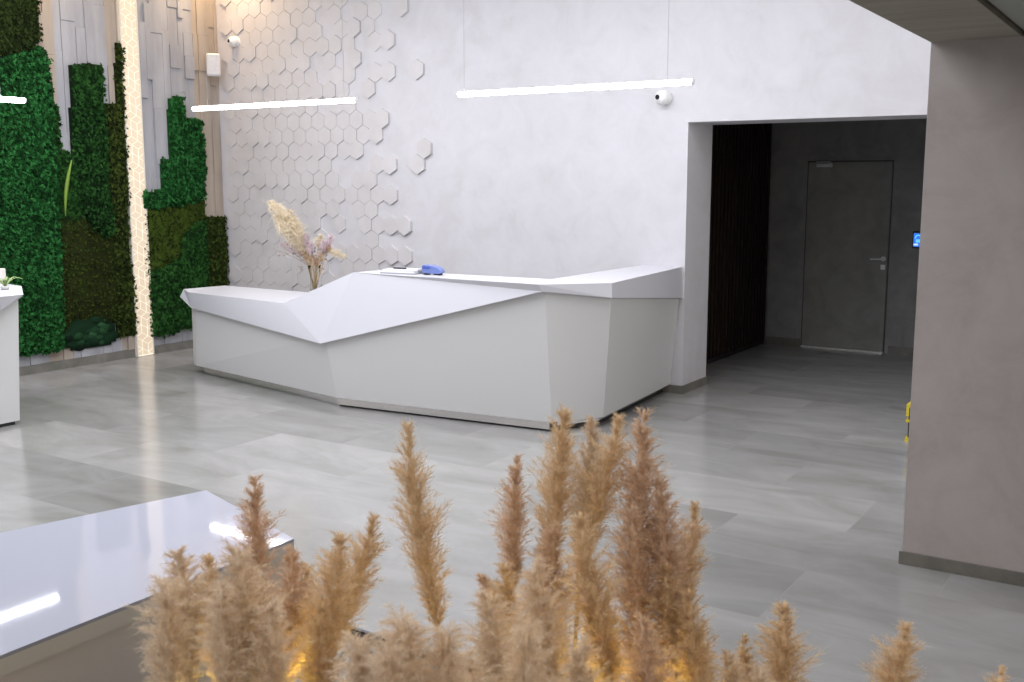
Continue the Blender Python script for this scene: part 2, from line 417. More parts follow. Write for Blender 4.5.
# bright fern blade on the moss
fb = bmesh.new(); pr = None
for i in range(15):
    tt = i/14; p = onX(71.5-7*math.sin(tt*PI*.55)+1*tt, 160+56*tt, XL+.13+.03*math.sin(tt*PI)); w = .022*math.sin(PI*min(1, tt*.9+.08))+.002
    a = fb.verts.new((p.x, p.y-w, p.z)); b = fb.verts.new((p.x+.01, p.y, p.z)); c = fb.verts.new((p.x, p.y+w, p.z)); d = fb.verts.new((p.x-.006, p.y, p.z))
    if pr:
        q = (a, b, c, d)
        for k in range(4): fb.faces.new((pr[k], pr[(k+1) % 4], q[(k+1) % 4], q[k]))
    pr = (a, b, c, d)
bmesh.ops.recalc_face_normals(fb, faces=fb.faces[:])
o = tag(obj('fern_leaf', fb, mat('yellow_green_leaf', (.16,.27,.03), .6), smooth=True), 'single yellow green leaf blade hanging down over the dark moss', 'leaf')
origin_to(o, onX(68, 190, XL+.13))

# ------------------------------------------------------------------ reception desk
desk = empty('reception_desk', (-5.9, 7.2, 0), 'long faceted white reception desk with a folded white top against the plaster wall', 'reception desk')
T0 = (-8.41, 7.02, .845); TT = (-8.47, 7.02, .765); B0 = (-8.385, 7.06, .70); T0b = (-8.275, 6.965, .825)
V_ = (-6.727, 6.709, .84); P_ = (-5.892, 6.681, 1.15); R1t = (-4.051, 6.633, 1.15); R2t = (-3.65, 7.03, 1.15); R3t = (-3.83, YB, 1.15)
BL = (-8.279, 6.99, .669); BM = (-6.139, 6.531, .549); BR1 = (-4.036, 6.659, 1.097); BR2 = (-3.647, 7.027, 1.038); BR3 = (-3.82, YB, .872)
R3b = (-4.224, YB, 1.15); R1b = (-4.201, 7.065, 1.15); Pb = (-5.875, 6.992, 1.15); Vb = (-6.70, 7.10, .84); Wb = (-6.3, 7.48, .84); L0b = (-8.384, 7.53, .84)
dz = lambda p, z: (p[0], p[1], z)
bR3b = dz(R3b, .98); bR1b = dz(R1b, 1.02); bPb = dz(Pb, .80); bVb = dz(Vb, .76); bWb = dz(Wb, .76); bL0b = dz(L0b, .72)
Mc = (-6.3, 7.2, .84)
faces = [
 (T0, TT, BL, T0b), (TT, B0, BL), (T0b, BL, BM, V_), (V_, BM, P_), (P_, BM, BR1, R1t), (R1t, BR1, BR2, R2t), (R2t, BR2, BR3, R3t),
 (T0, T0b, V_, Vb, L0b), (Vb, Wb, L0b), (V_, P_, Pb, Vb), (P_, R1t, R1b, Pb), (R1t, R2t, R1b), (R2t, R3t, R3b, R1b),
 (R3t, BR3, bR3b, R3b), (R3b, bR3b, bR1b, R1b), (R1b, bR1b, bPb, Pb), (Pb, bPb, bVb, Vb), (Vb, bVb, bWb, Wb), (Wb, bWb, bL0b, L0b), (L0b, bL0b, B0, TT), (L0b, TT, T0),
 (B0, bL0b, BL), (BL, bL0b, bVb, BM), (bVb, bL0b, bWb), (BM, bVb, bPb), (BM, bPb, BR1), (BR1, bPb, bR1b), (BR1, bR1b, BR2), (BR2, bR1b, bR3b, BR3)]
def patch(a, b, c, d, G=12):
    a, b, c, d = map(Vector, (a, b, c, d)); pt = lambda u, v: tuple(a.lerp(d, u/G).lerp(b.lerp(c, u/G), v/G))
    return [(pt(u,v), pt(u,v+1), pt(u+1,v+1), pt(u+1,v)) for u in range(G) for v in range(G)]
faces.remove((T0b, BL, BM, V_)); faces += patch(T0b, BL, BM, V_)
obj('desk_top', poly_solid(faces), white, desk, world=True)
# body panels lean outwards from the toe kick
zb = .08
Lb_ = (-8.30, 7.05, zb); L0 = (-8.385, 7.085, zb); Mb_ = (-6.055, 6.62, zb); Q1 = (-4.030, 6.80, zb); Q2 = (-3.79, 7.185, zb); Q3 = (-3.92, YB-.004, zb)
Lt = (-8.262, 7.02, .70); L0t = (-8.375, 7.08, .74); Mt = (-6.115, 6.565, .60); N1 = (-4.035, 6.70, 1.11); N2 = (-3.665, 7.055, 1.06); N3 = (-3.85, YB-.004, .90)
LBk = (-8.36, 7.48, zb); LBkt = (-8.34, 7.50, .75)
inn = (-.15, 1, 0)
for nm, q, d, lb_ in (('front_panel', (Lb_, Mb_, Mt, Lt), inn, None), ('front_panel', (Mb_, Q1, N1, Mt), (0,1,0), None),
                 ('side_panel', (Q2, Q3, N3, N2), (-1,0,0), None),
                 ('end_panel', (L0, Lb_, Lt, L0t), (.5,.8,0), None), ('end_panel', (LBk, L0, L0t, LBkt), (1,0,0), None)):
    obj(nm, slab(q, .02, d), panelw, desk, world=True)
cp = bmesh.new(); G = 10
for off in (0, 1):
    sh = Vector((-.7,.7,0)).normalized()*.02*off
    gv = [[cp.verts.new((Vector(Q1).lerp(Vector(Q2), u/G)).lerp(Vector(N1).lerp(Vector(N2), u/G), v/G)+sh) for v in range(G+1)] for u in range(G+1)]
    for u in range(G):
        for v in range(G): cp.faces.new((gv[u][v], gv[u+1][v], gv[u+1][v+1], gv[u][v+1]) if not off else (gv[u][v], gv[u][v+1], gv[u+1][v+1], gv[u+1][v]))
    if off == 0: g0 = gv
for k in range(G):
    for A_, B_ in (((k,0),(k+1,0)), ((k+1,G),(k,G)), ((0,k+1),(0,k)), ((G,k),(G,k+1))):
        cp.faces.new((g0[A_[0]][A_[1]], gv[A_[0]][A_[1]], gv[B_[0]][B_[1]], g0[B_[0]][B_[1]]))
bmesh.ops.recalc_face_normals(cp, faces=cp.faces[:])
obj('corner_panel', cp, panelw, desk, world=True)
back = slab(((-8.3,7.47,.02), (-6.3,7.44,.02), (-6.3,7.44,.76), (-8.3,7.47,.76)), .02, (0,-1,0))
obj('back_panel', back, panelw, desk, world=True)
back = slab(((-6.28,7.0,.02), (-4.22,7.05,.02), (-4.22,7.05,1.0), (-6.28,7.0,.78)), .02, (0,-1,0))
obj('back_panel', back, panelw, desk, world=True)
back = slab(((-4.2,7.08,.02), (-4.2,YB-.01,.02), (-4.2,YB-.01,1.0), (-4.2,7.08,1.0)), .02, (1,0,0))
obj('back_panel', back, panelw, desk, world=True)
# steel toe kicks
def kick(pts, z0, z1, th=.02, m=steel):
    bm = bmesh.new()
    for a, b in zip(pts, pts[1:]):
        a = Vector((*a, 0)); b = Vector((*b, 0)); n = Vector((-(b-a).y, (b-a).x, 0)).normalized()*th
        vs = [bm.verts.new(p+Vector((0,0,z))) for z in (z0, z1) for p in (a, b, b+n, a+n)]
        for f in ((3,2,1,0),(4,5,6,7),(0,1,5,4),(1,2,6,5),(2,3,7,6),(3,0,4,7)): bm.faces.new([vs[i] for i in f])
    return bm
obj('toe_kick', kick([(-8.26,7.10),(-6.06,6.675)], .0, .08), steel, desk, world=True)
obj('toe_kick', kick([(-6.06,6.635),(-4.06,6.815)], .018, .08), steel, desk, world=True)
obj('toe_kick_base', kick([(-6.06,6.665),(-4.06,6.845),(-3.86,7.21),(-3.99,YB-.01)], 0, .08), black, desk, world=True)
obj('corner_foot_rail', kick([(-4.02,6.87),(-3.835,7.20),(-3.965,YB-.01)], .045, .078), steel, desk, world=True)

# ------------------------------------------------------------------ items on the desk
paper = mat('white_paper', (.8,.8,.82), .6); pend = mat('dark_ink_pen', (.03,.03,.045), .35); cardg = mat('grey_card', (.35,.35,.38), .6)
def rot_box(bm, c, sz, rz, rx=0, ry=0, bev=0):
    b = bmesh.new(); box(b, (-sz[0]/2, -sz[1]/2, -sz[2]/2), (sz[0]/2, sz[1]/2, sz[2]/2))
    if bev: bevel(b, bev)
    b.transform(Matrix.Translation(c) @ Matrix.Rotation(rz, 4, 'Z') @ Matrix.Rotation(ry, 4, 'Y') @ Matrix.Rotation(rx, 4, 'X'))
    me = bpy.data.meshes.new('t'); b.to_mesh(me); b.free(); bm.from_mesh(me); bpy.data.meshes.remove(me)
t = empty('clipboard', (-5.50, 6.87, 1.15), 'white sheets on a clipboard lying on the desk left of the blue dispenser', 'clipboard')
b = bmesh.new(); rot_box(b, (0,0,.006), (.33,.22,.008), .12); obj('board', b, cardg, t)
b = bmesh.new(); rot_box(b, (-.005,.003,.018), (.31,.205,.016), .14); rot_box(b, (.0,.003,.030), (.30,.20,.006), .10); obj('paper_stack', b, paper, t)
b = bmesh.new(); rot_box(b, (.155,.04,.03), (.03,.10,.018), .12, bev=.004); obj('clip', b, cardg, t)
b = bmesh.new(); tube(b, [(-5.555,6.79,1.196),(-5.54,6.79,1.196),(-5.43,6.80,1.196),(-5.42,6.80,1.196)], [.003,.008,.008,.005], 10)
o = tag(obj('pen', b, pend), 'thick dark pen lying across the white sheets', 'pen'); origin_to(o, (-5.49, 6.795, 1.188))
blue = mat('blue_translucent_plastic', (.20,.27,.62), .25, trans=.25); blued = mat('deep_blue_plastic', (.06,.10,.38), .35)
t = empty('tape_dispenser', (-5.19, 6.86, 1.15), 'rounded blue plastic tape dispenser on the desk top right of the clipboard', 'tape dispenser', rz=.1)
b = bmesh.new()
prof = [(-.085,.012),(-.09,.070),(-.075,.082),(.0,.080),(.05,.068),(.085,.045),(.093,.022),(.07,.012)]
f1 = [b.verts.new((x, -.035, z)) for x, z in prof]; f2 = [b.verts.new((x, .035, z)) for x, z in prof]
b.faces.new(f1); b.faces.new(f2[::-1])
for i in range(len(prof)): b.faces.new((f1[i], f2[i], f2[(i+1) % len(prof)], f1[(i+1) % len(prof)]))
bmesh.ops.recalc_face_normals(b, faces=b.faces[:]); bevel(b, .006, 2); obj('body', b, blue, t)
b = bmesh.new(); rot_box(b, (-.048,0,.060), (.07,.074,.026), 0, bev=.004); obj('cutter_block', b, blued, t)
b = bmesh.new(); rot_box(b, (-.055,-.01,.008), (.035,.06,.016), 0, bev=.003); obj('foot', b, black, t)
b = bmesh.new(); rot_box(b, (.045,0,.006), (.06,.05,.012), 0, bev=.003); obj('foot', b, black, t)

# ------------------------------------------------------------------ plume building
def ribbon(bm, pts, w0, w1, side, mi=0):
    pr = None; n = len(pts)
    for i, p in enumerate(pts):
        w = w0+(w1-w0)*i/(n-1); a = bm.verts.new(p-side*w); b_ = bm.verts.new(p+side*w)
        if pr: bm.faces.new((pr[0], pr[1], b_, a)).material_index = mi
        pr = (a, b_)
def plume_mesh(seed, length=.5, width=.045, nb=85, nh=46, bend=.04, hair=.034, droop=.5, tipf=.25, hw=.00055, core=.24):
    """feathery seed head along +z: overlapping tufts leave the rachis, each a sheaf of fine hairs round a soft core"""
    rnd = random.Random(seed); bm = bmesh.new()
    def spine(t): return Vector((bend*t*t, bend*.3*math.sin(t*3), length*t))
    def env(t): return (min(1, .35+1.9*t) * (1 if t < .35 else max(.06, 1-((t-.35)/.65)**1.15*(1-tipf*.6)))) * (1+.28*noise.noise(Vector((t*7, seed, 0))))
    n = 12; rings = []
    for k in range(31):
        t = k/30*.93; p = spine(t); r = width*env(t)*core
        rings.append([bm.verts.new(p+Vector((math.cos(2*PI*a/n), math.sin(2*PI*a/n), 0))*r*(1+.55*noise.noise(Vector((a*.9, k*.55, seed))))) for a in range(n)])
    for a, b in zip(rings, rings[1:]):
        for k in range(n): bm.faces.new((a[k], a[(k+1) % n], b[(k+1) % n], b[k]))
    for i in range(nb):
        t = (i+rnd.random())/nb
        if t > .5 and rnd.random() > .30+.70*min(1, env(t)): continue
        az = i*2.39996+rnd.uniform(-.6, .6); out = Vector((math.cos(az), math.sin(az), 0))
        lob = 1+.45*noise.noise(Vector((t*6, out.x*1.3+seed, out.y*1.3))); p0 = spine(t*.9)+out*width*env(t)*core*.6; R = width*env(t)*rnd.uniform(.45, 1.35)*lob; ev = min(1, env(t)); bl = R*1.5+.028*rnd.uniform(.6, 1.6)*(.35+.65*ev)
        dirn = (out*rnd.uniform(.14, .34)+Vector((0,0,1))+Vector((rnd.uniform(-.12,.12), rnd.uniform(-.12,.12), 0))).normalized()
        pts = []
        for k in range(7):
            q = k/6; pts.append(p0+dirn*bl*q+out*R*.38*q*q-Vector((0,0,1))*droop*bl*.38*q*q*q)
        for h in range(nh):
            f = rnd.random()**.85*6; k = min(int(f), 5); q = pts[k].lerp(pts[k+1], f-k)
            tg = (pts[k+1]-pts[k]).normalized()
            a2 = rnd.uniform(0, 2*PI); u, w = frame_of(tg)
            d = (tg+(u*math.cos(a2)+w*math.sin(a2))*rnd.uniform(.15, 1.1)).normalized()
            hl = hair*1.2*rnd.uniform(.4, 1.0)*(1-.4*f/6)*(1.7 if rnd.random() < .06 else 1)*(.45+.55*ev)
            sd = d.cross(Vector((rnd.uniform(-1,1), rnd.uniform(-1,1), rnd.uniform(-1,1)))).normalized()
            ribbon(bm, [q, q+d*hl*.5, q+d*hl+Vector((0,0,-hl*.25*droop))], hw, hw*.4, sd)
    return bm
def plume_mat(name, root, tip, trans=.32):
    m = bpy.data.materials.new(name); m.use_nodes = True; nt = m.node_tree; nt.nodes.clear()
    out = nt.nodes.new('ShaderNodeOutputMaterial'); mix = nt.nodes.new('ShaderNodeMixShader'); d = nt.nodes.new('ShaderNodeBsdfDiffuse'); tr = nt.nodes.new('ShaderNodeBsdfTranslucent')
    g = nt.nodes.new('ShaderNodeNewGeometry'); r = nt.nodes.new('ShaderNodeValToRGB')
    e = r.color_ramp.elements; e[0].color = (*[c*.82 for c in root], 1); e[1].color = (*[min(.97, c*1.05) for c in tip], 1)
    nt.links.new(g.outputs['Random Per Island'], r.inputs[0])
    nt.links.new(r.outputs[0], d.inputs[0]); nt.links.new(r.outputs[0], tr.inputs[0])
    mix.inputs[0].default_value = trans
    nt.links.new(d.outputs[0], mix.inputs[1]); nt.links.new(tr.outputs[0], mix.inputs[2]); nt.links.new(mix.outputs[0], out.inputs[0])
    return m
pm_gold = plume_mat('golden_tan_plume', (.80,.58,.36), (.95,.79,.57))
pm_pale = plume_mat('pale_beige_plume', (.86,.68,.51), (.95,.83,.68))
pm_brown = plume_mat('rosy_brown_plume', (.74,.54,.38), (.92,.75,.59))
pm_cream = plume_mat('cream_plume', (.95,.83,.64), (.92,.86,.72))
pm_pink = plume_mat('pink_plume', (.82,.66,.70), (.93,.83,.86))
stalk = mat('dry_stalk', (.42,.30,.14), .7)
def mesh_from(bm, name, m):
    me = bpy.data.meshes.new(name); bm.to_mesh(me); bm.free(); me.materials.append(m); return me

# ------------------------------------------------------------------ pampas planter in the foreground
pl = empty('planter', (-1.2, 2.2, 0), 'long low black planter trough holding the tall pampas grass in front of the camera', 'planter')
bm = bmesh.new(); X0, X1, Y0, Y1, ZT = -2.22, -.30, 1.35, 2.46, .46
for lo, hi in (((X0,Y0,0),(X1,Y0+.012,ZT)), ((X0,Y1-.012,0),(X1,Y1,ZT)), ((X0,Y0+.012,0),(X0+.012,Y1-.012,ZT)), ((X1-.012,Y0+.012,0),(X1,Y1-.012,ZT)), ((X0+.012,Y0+.012,.02),(X1-.012,Y1-.012,.05))): box(bm, lo, hi)
obj('trough', bm, black, pl, world=True)
bm = bmesh.new()
for lo, hi in (((X0-.004,Y0-.004,ZT),(X1+.004,Y0+.01,ZT+.008)), ((X0-.004,Y1-.01,ZT),(X1+.004,Y1+.004,ZT+.008)), ((X0-.004,Y0+.01,ZT),(X0+.01,Y1-.01,ZT+.008)), ((X1-.01,Y0+.01,ZT),(X1+.004,Y1-.01,ZT+.008))): box(bm, lo, hi)
obj('rim', bm, black, pl, world=True)
bm = bmesh.new(); g = .04; nx, ny = int((X1-X0-.06)/g), int((Y1-Y0-.06)/g)
gr = [[bm.verts.new((X0+.013+i*(X1-X0-.026)/nx, Y0+.013+j*(Y1-Y0-.026)/ny, ZT-.025+.02*noise.noise(Vector((i*.6, j*.6, 3))))) for j in range(ny+1)] for i in range(nx+1)]
for i in range(nx):
    for j in range(ny): bm.faces.new((gr[i][j], gr[i+1][j], gr[i+1][j+1], gr[i][j+1]))
rr = random.Random(3)
for _ in range(1500):
    s = rr.uniform(.010, .022)
    bmesh.ops.create_icosphere(bm, subdivisions=1, radius=s, matrix=Matrix.Translation((rr.uniform(X0+.06, X1-.06), rr.uniform(Y0+.05, Y1-.045), ZT-.022)))
tag(obj('gravel', bm, noisy(mat('grey_gravel', (.3,.3,.28), .9), [(.3,(.22,.21,.19)),(.7,(.48,.46,.42))], 30)), 'pale grey gravel filling the planter around the pampas stalks', 'gravel', kind='stuff')

variants = {}
def variant(key):
    if key not in variants:
        seed, length, width, nb, nh, bend, hair, droop, tipf, m = {
            'slim':   (21, .46, .034, 210, 40, .03, .030, .25, .10, pm_gold),
            'slimb':  (22, .46, .038, 220, 40, .02, .032, .30, .10, pm_brown),
            'full':   (23, .46, .054, 250, 44, .03, .036, .45, .18, pm_gold),
            'fullp':  (24, .46, .060, 260, 44, .02, .040, .55, .28, pm_pale),
            'fullb':  (25, .46, .052, 240, 44, -.03, .036, .45, .15, pm_brown),
            'mop':    (26, .40, .080, 280, 46, .01, .044, .90, .60, pm_pale),
            'curve':  (27, .46, .046, 230, 44, -.05, .038, .35, .22, pm_gold)}[key]
        variants[key] = mesh_from(plume_mesh(seed, length, width, nb, nh, bend, hair, droop, tipf), 'plume_'+key, m)
    return variants[key]
BEND = {'slim': .03, 'slimb': .02, 'full': .03, 'fullp': .02, 'fullb': -.03, 'mop': .01, 'curve': -.05}
RGT, LFT = YAW, YAW+PI     # which way a bent plume bulges
PLG = 'pampas plumes in the planter'
def pampas(tip, low, D, key, label, wid=1.0, rz=0.0, flip=1, low_dd=0.0):
    """one stalk rooted in the planter; plume runs from the picture point low to tip at distance D"""
    a = atD(low[0], low[1], D+low_dd); b = atD(tip[0], tip[1], D); ax = b-a; Ln = ax.length; ax.normalize()
    base = a-ax*((a.z-(ZT-.04))/max(ax.z, .3)) if ax.z > .3 else a.copy()
    base = Vector((a.x-(a.x-base.x)*.35, a.y-(a.y-base.y)*.35, ZT-.05))
    base.x = min(max(base.x, X0+.08), X1-.08); base.y = min(max(base.y, Y0+.08), Y1-.08)
    r = bpy.data.objects.new('pampas_plume', None); C.objects.link(r); r.location = base; r.empty_display_size = .05
    tag(r, label, 'pampas grass', PLG)
    me = variant(key); o = bpy.data.objects.new('seed_head', me); C.objects.link(o); o.parent = r
    nat = .40 if key == 'mop' else .46
    s = Ln/(nat*.955); q = Vector((0,0,1)).rotation_difference(ax)
    o.matrix_local = Matrix.Translation(a-base) @ q.to_matrix().to_4x4() @ Matrix.Rotation(rz, 4, 'Z') @ Vector((BEND[key]*s**.3*wid, 0, nat*s)).rotation_difference(Vector((0,0,1))).to_matrix().to_4x4() @ Matrix.Diagonal((s**.3*wid*1.12, s**.3*wid*1.12, s, 1))
    sm = bmesh.new(); A = Vector((0,0,0)); B = a-base; E_ = b-base
    pts = [A, A+(B-A)*.35+Vector((0,0,.02)), B, B+(E_-B)*.3, B+(E_-B)*.6]
    pts = [A.lerp(B, .0), A.lerp(B, .5)*1.0, B, B+(E_-B)*.4]
    tube(sm, pts, [.004, .0035, .003, .0015], 6); obj('stem', sm, stalk, r, smooth=True)
    return r
PP = pampas
PP((178,546),(190,690), 2.05, 'fullp', 'pale fluffy pampas plume furthest left, at the edge of the white bench', 1.0, .3, low_dd=0)
PP((166,585),(172,720), 1.95, 'mop', 'bushy pale plume filling the lower left foot of the pampas bed', .62, 1.1)
PP((210,550),(222,690), 2.15, 'full', 'golden plume between the leftmost pale plume and the tall spire', .85, 2.0)
PP((254,472),(262,640), 2.15, 'slimb', 'tall slender brown plume on the left rising to a point over the white bench', 1.15, .5)
PP((236,545),(250,700), 1.90, 'fullp', 'wide pale pinkish plume in front of the tall slender left one', 1.05, 4.0)
PP((222,585),(232,720), 1.85, 'fullp', 'soft rosy plume low in front of the left group', .8, 2.6)
PP((290,542),(285,690), 2.10, 'fullb', 'brown plume just right of the tall slender left one', 1.0, 1.2)
PP((308,560),(312,690), 2.20, 'full', 'golden plume over the yellow light in the left group', .9, 2.2)
PP((373,512),(328,660), 2.10, 'curve', 'golden plume leaning right at the right edge of the left group', .9, LFT)
PP((342,530),(325,690), 2.00, 'full', 'upright golden plume beside the one leaning right', .9, .7)
PP((409,418),(438,632), 2.00, 'curve', 'lone tall golden plume with a curved tail standing clear of the others', .82, RGT)
PP((402,622),(412,770), 1.60, 'mop', 'large rounded pale plume at the bottom below the lone tall plume', .85, 0)
PP((358,640),(362,760), 1.62, 'mop', 'rounded pale plume at the bottom edge left of the large rounded one', .62, 1)
PP((446,632),(450,760), 1.60, 'mop', 'rounded beige plume at the bottom edge right of the large rounded one', .62, 2)
PP((518,452),(514,590), 2.25, 'slimb', 'short pointed brown plume at the left of the central cluster', 1.0, .9)
PP((563,403),(545,585), 2.20, 'full', 'tallest pointed tan plume at the centre of the cluster', .85, RGT)
PP((592,415),(578,560), 2.25, 'fullp', 'pale pinkish plume just right of the tallest tan one', .75, 5.0)
PP((618,412),(582,565), 2.15, 'curve', 'pale plume leaning right with its tip below the desk corner', .9, LFT)
PP((646,404),(634,610), 2.15, 'slimb', 'tall pointed rosy brown plume right of the central gap', 1.25, LFT)
PP((630,500),(640,690), 2.05, 'fullb', 'dense brown plume supporting the tall rosy brown one', 1.0, 2.7)
PP((660,468),(674,640), 2.10, 'fullb', 'brown plume with a hooked tip at the right of the central cluster', .95, RGT)
PP((694,500),(678,640), 2.15, 'curve', 'wispy golden plume on the right side of the central cluster', .75, LFT)
PP((668,560),(676,710), 2.05, 'full', 'golden brown plume at the foot of the hooked one', 1.0, 1.9)
PP((581,508),(612,690), 1.95, 'full', 'golden plume in the middle front of the central cluster', .95, 2.2)
PP((478,572),(512,640), 2.15, 'fullb', 'small brown plume leaning left at the left edge of the cluster', .8, .8)
PP((535,560),(556,700), 1.90, 'fullp', 'pale fluffy plume in the lower front of the central cluster', 1.0, 1.6)
PP((552,520),(560,690), 2.10, 'fullb', 'dense brown plume below the tallest tan one', 1.05, 3.6)
PP((486,590),(492,730), 1.85, 'fullp', 'pale beige plume at the lower left of the central cluster', 1.0, 4.6)
PP((525,630),(535,760), 1.70, 'mop', 'bushy beige plume at the bottom edge under the central cluster', .62, 2.2)
PP((466,650),(470,760), 1.72, 'fullp', 'soft beige plume tip at the bottom between the two clusters', 1.0, 0.2)
PP((600,600),(604,740), 2.00, 'full', 'golden plume above the yellow light of the central cluster', 1.0, 5.2)
PP((702,626),(706,720), 2.20, 'slim', 'small brown plume tip just right of the central cluster', 1.3, .5)
PP((786,600),(790,730), 2.10, 'full', 'rounded tan plume at the bottom in front of the open floor', 1.0, 1.3)
PP((745,632),(752,740), 2.15, 'slim', 'slim plume tip left of the rounded tan plume', 1.2, 2.3)
PP((727,650),(738,740), 2.05, 'fullp', 'low pale tuft at the bottom edge left of the slim plume tip', .7, 3.3)
PP((760,665),(764,760), 1.95, 'fullp', 'low cream tuft at the foot of the rounded tan plume', .8, 3.3)
PP((905,622),(882,740), 2.05, 'curve', 'single plume tip leaning right at the bottom below the right wall', .95, LFT)
PP((1002,664),(988,760), 2.05, 'slim', 'small plume tip in the bottom right corner', 1.3, 3.0)

PP((640,610),(648,750), 1.85, 'fullb', 'broad brown plume at the bottom edge below the tall rosy brown one', .95, .6)
PP((582,640),(588,770), 1.78, 'fullp', 'pale plume at the bottom edge beneath the middle front plume', .95, 1.6)
PP((690,585),(696,730), 2.00, 'full', 'golden plume at the bottom right corner of the central cluster', .8, 2.9)
PP((270,600),(276,750), 1.82, 'fullp', 'pale plume low at the centre of the left group', .85, .9)
PP((322,600),(330,740), 1.95, 'full', 'golden plume beside the yellow light at the right foot of the left group', .8, .9)
PP((505,560),(520,700), 2.05, 'full', 'golden plume below the short pointed brown one', .9, .9)
PP((388,650),(394,770), 1.55, 'mop', 'pale tuft at the bottom edge in front of the large rounded plume', .6, 4)

# small yellow spotlights among the stalks
spm = mat('warm_bulb', (1,.8,.3), .4, emit=(1,.72,.2), es=5)
sp0 = None
for i, (px, py, D, lab) in enumerate([(312,700,2.06,'small yellow spotlight glowing inside the left pampas group'), (556,705,1.98,'small yellow spotlight under the central pampas cluster'),
                                 (655,712,2.02,'small yellow spotlight at the right foot of the central cluster'), (190,712,2.1,'small yellow spotlight under the leftmost plumes')]):
    p = atD(px, py, D); base = Vector((p.x, p.y, ZT-.05))
    t = empty('garden_spotlight', base, lab, 'spotlight', 'yellow spotlights in the planter')
    h = p.z-base.z
    b = bmesh.new(); tube(b, [(0,0,0),(0,0,h-.03)], .005, 8); obj('spike', b, black, t)
    b = bmesh.new(); lathe(b, [(.012,h-.035),(.022,h-.02),(.026,h+.0),(.0225,h+.0),(.018,h-.018)], 20); obj('housing', b, black, t, smooth=True)
    b = bmesh.new(); bmesh.ops.create_icosphere(b, subdivisions=2, radius=.015, matrix=Matrix.Translation((0,0,h+.002))); obj('bulb', b, spm, t, smooth=True)
    ld = bpy.data.lights.new('spot_glow', 'POINT'); ld.energy = .32; ld.color = (1,.76,.10); ld.shadow_soft_size = .02
    lo_ = bpy.data.objects.new('spot_glow', ld); C.objects.link(lo_); lo_.location = (base.x, base.y, base.z+h+.035)

# ------------------------------------------------------------------ low white bench, lower left
bn = empty('bench', (-3.3, 1.8, 0), 'low glossy white bench with a cream edge at the lower left of the room', 'bench')
hB = .516
A1 = (-2.88, 2.885); A2 = (-3.685, 3.15); A3 = (-4.45, .3); A4 = (-2.86, .3)
def prism(pts, z0, z1):
    n = len(pts); return poly_solid([[(x, y, z1) for x, y in pts], [(x, y, z0) for x, y in pts[::-1]]]+[[(*pts[i], z0), (*pts[(i+1) % n], z0), (*pts[(i+1) % n], z1), (*pts[i], z1)] for i in range(n)])
topm = prism([A1, A2, A3, A4], hB-.012, hB); obj('top_sheet', topm, glossw, bn, world=True)
ins = lambda p, d: (p[0]+(-3.5-p[0])*d, p[1]+(1.7-p[1])*d)
obj('edge_band', prism([A1, A2, A3, A4], hB-.065, hB-.012), creame, bn, world=True)
obj('side_body', prism([ins(p, .012) for p in (A1, A2, A3, A4)], .0, hB-.065), creamp, bn, world=True)

# ------------------------------------------------------------------ second counter at the far left
ct = empty('counter', (-8.1, 4.0, 0), 'white faceted counter cut off by the left picture edge in front of the moss', 'counter')
t0 = (-7.62, 4.80, 1.10); t1 = (-8.45, 4.95, 1.10); t2 = (-8.45, 2.4, 1.10); t3 = (-7.62, 2.4, 1.10)
c0 = (-7.555, 4.77, 1.04); e0 = (-7.65, 4.815, 1.01); e1 = (-7.60, 4.60, .93); e2 = (-7.60, 3.6, .62); e3 = (-7.60, 2.4, .9); c3 = (-7.56, 2.4, 1.04)
b0 = (-8.45, 4.95, 1.01); b2 = (-8.45, 2.4, .9)
obj('counter_top', poly_solid([(t0,t1,t2,t3), (t0,c0,e0), (t0,e0,b0,t1), (c0,e1,e0), (t0,t3,c3,c0), (c0,c3,e3,e2,e1), (t3,t2,b2,e3,c3), (t1,b0,b2,t2), (e0,e1,e2,e3,b2,b0)]), white, ct, world=True)
obj('body', poly_solid([((-7.72,4.77,.03),(-7.655,4.79,1.02),(-7.655,2.45,1.02),(-7.72,2.45,.03)), ((-8.4,4.88,.03),(-8.4,4.9,1.02),(-7.655,4.79,1.02),(-7.72,4.77,.03)),
    ((-8.4,2.45,.03),(-8.4,2.45,1.02),(-8.4,4.9,1.02),(-8.4,4.88,.03)), ((-7.72,2.45,.03),(-7.655,2.45,1.02),(-8.4,2.45,1.02),(-8.4,2.45,.03)),
    ((-7.72,4.77,.03),(-7.72,2.45,.03),(-8.4,2.45,.03),(-8.4,4.88,.03)), ((-7.655,4.79,1.02),(-8.4,4.9,1.02),(-8.4,2.45,1.02),(-7.655,2.45,1.02))]), panelw, ct, world=True)
obj('toe_kick', prism([(-7.74,4.74),(-8.38,4.84),(-8.38,2.5),(-7.74,2.5)], 0, .03), black, ct, world=True)
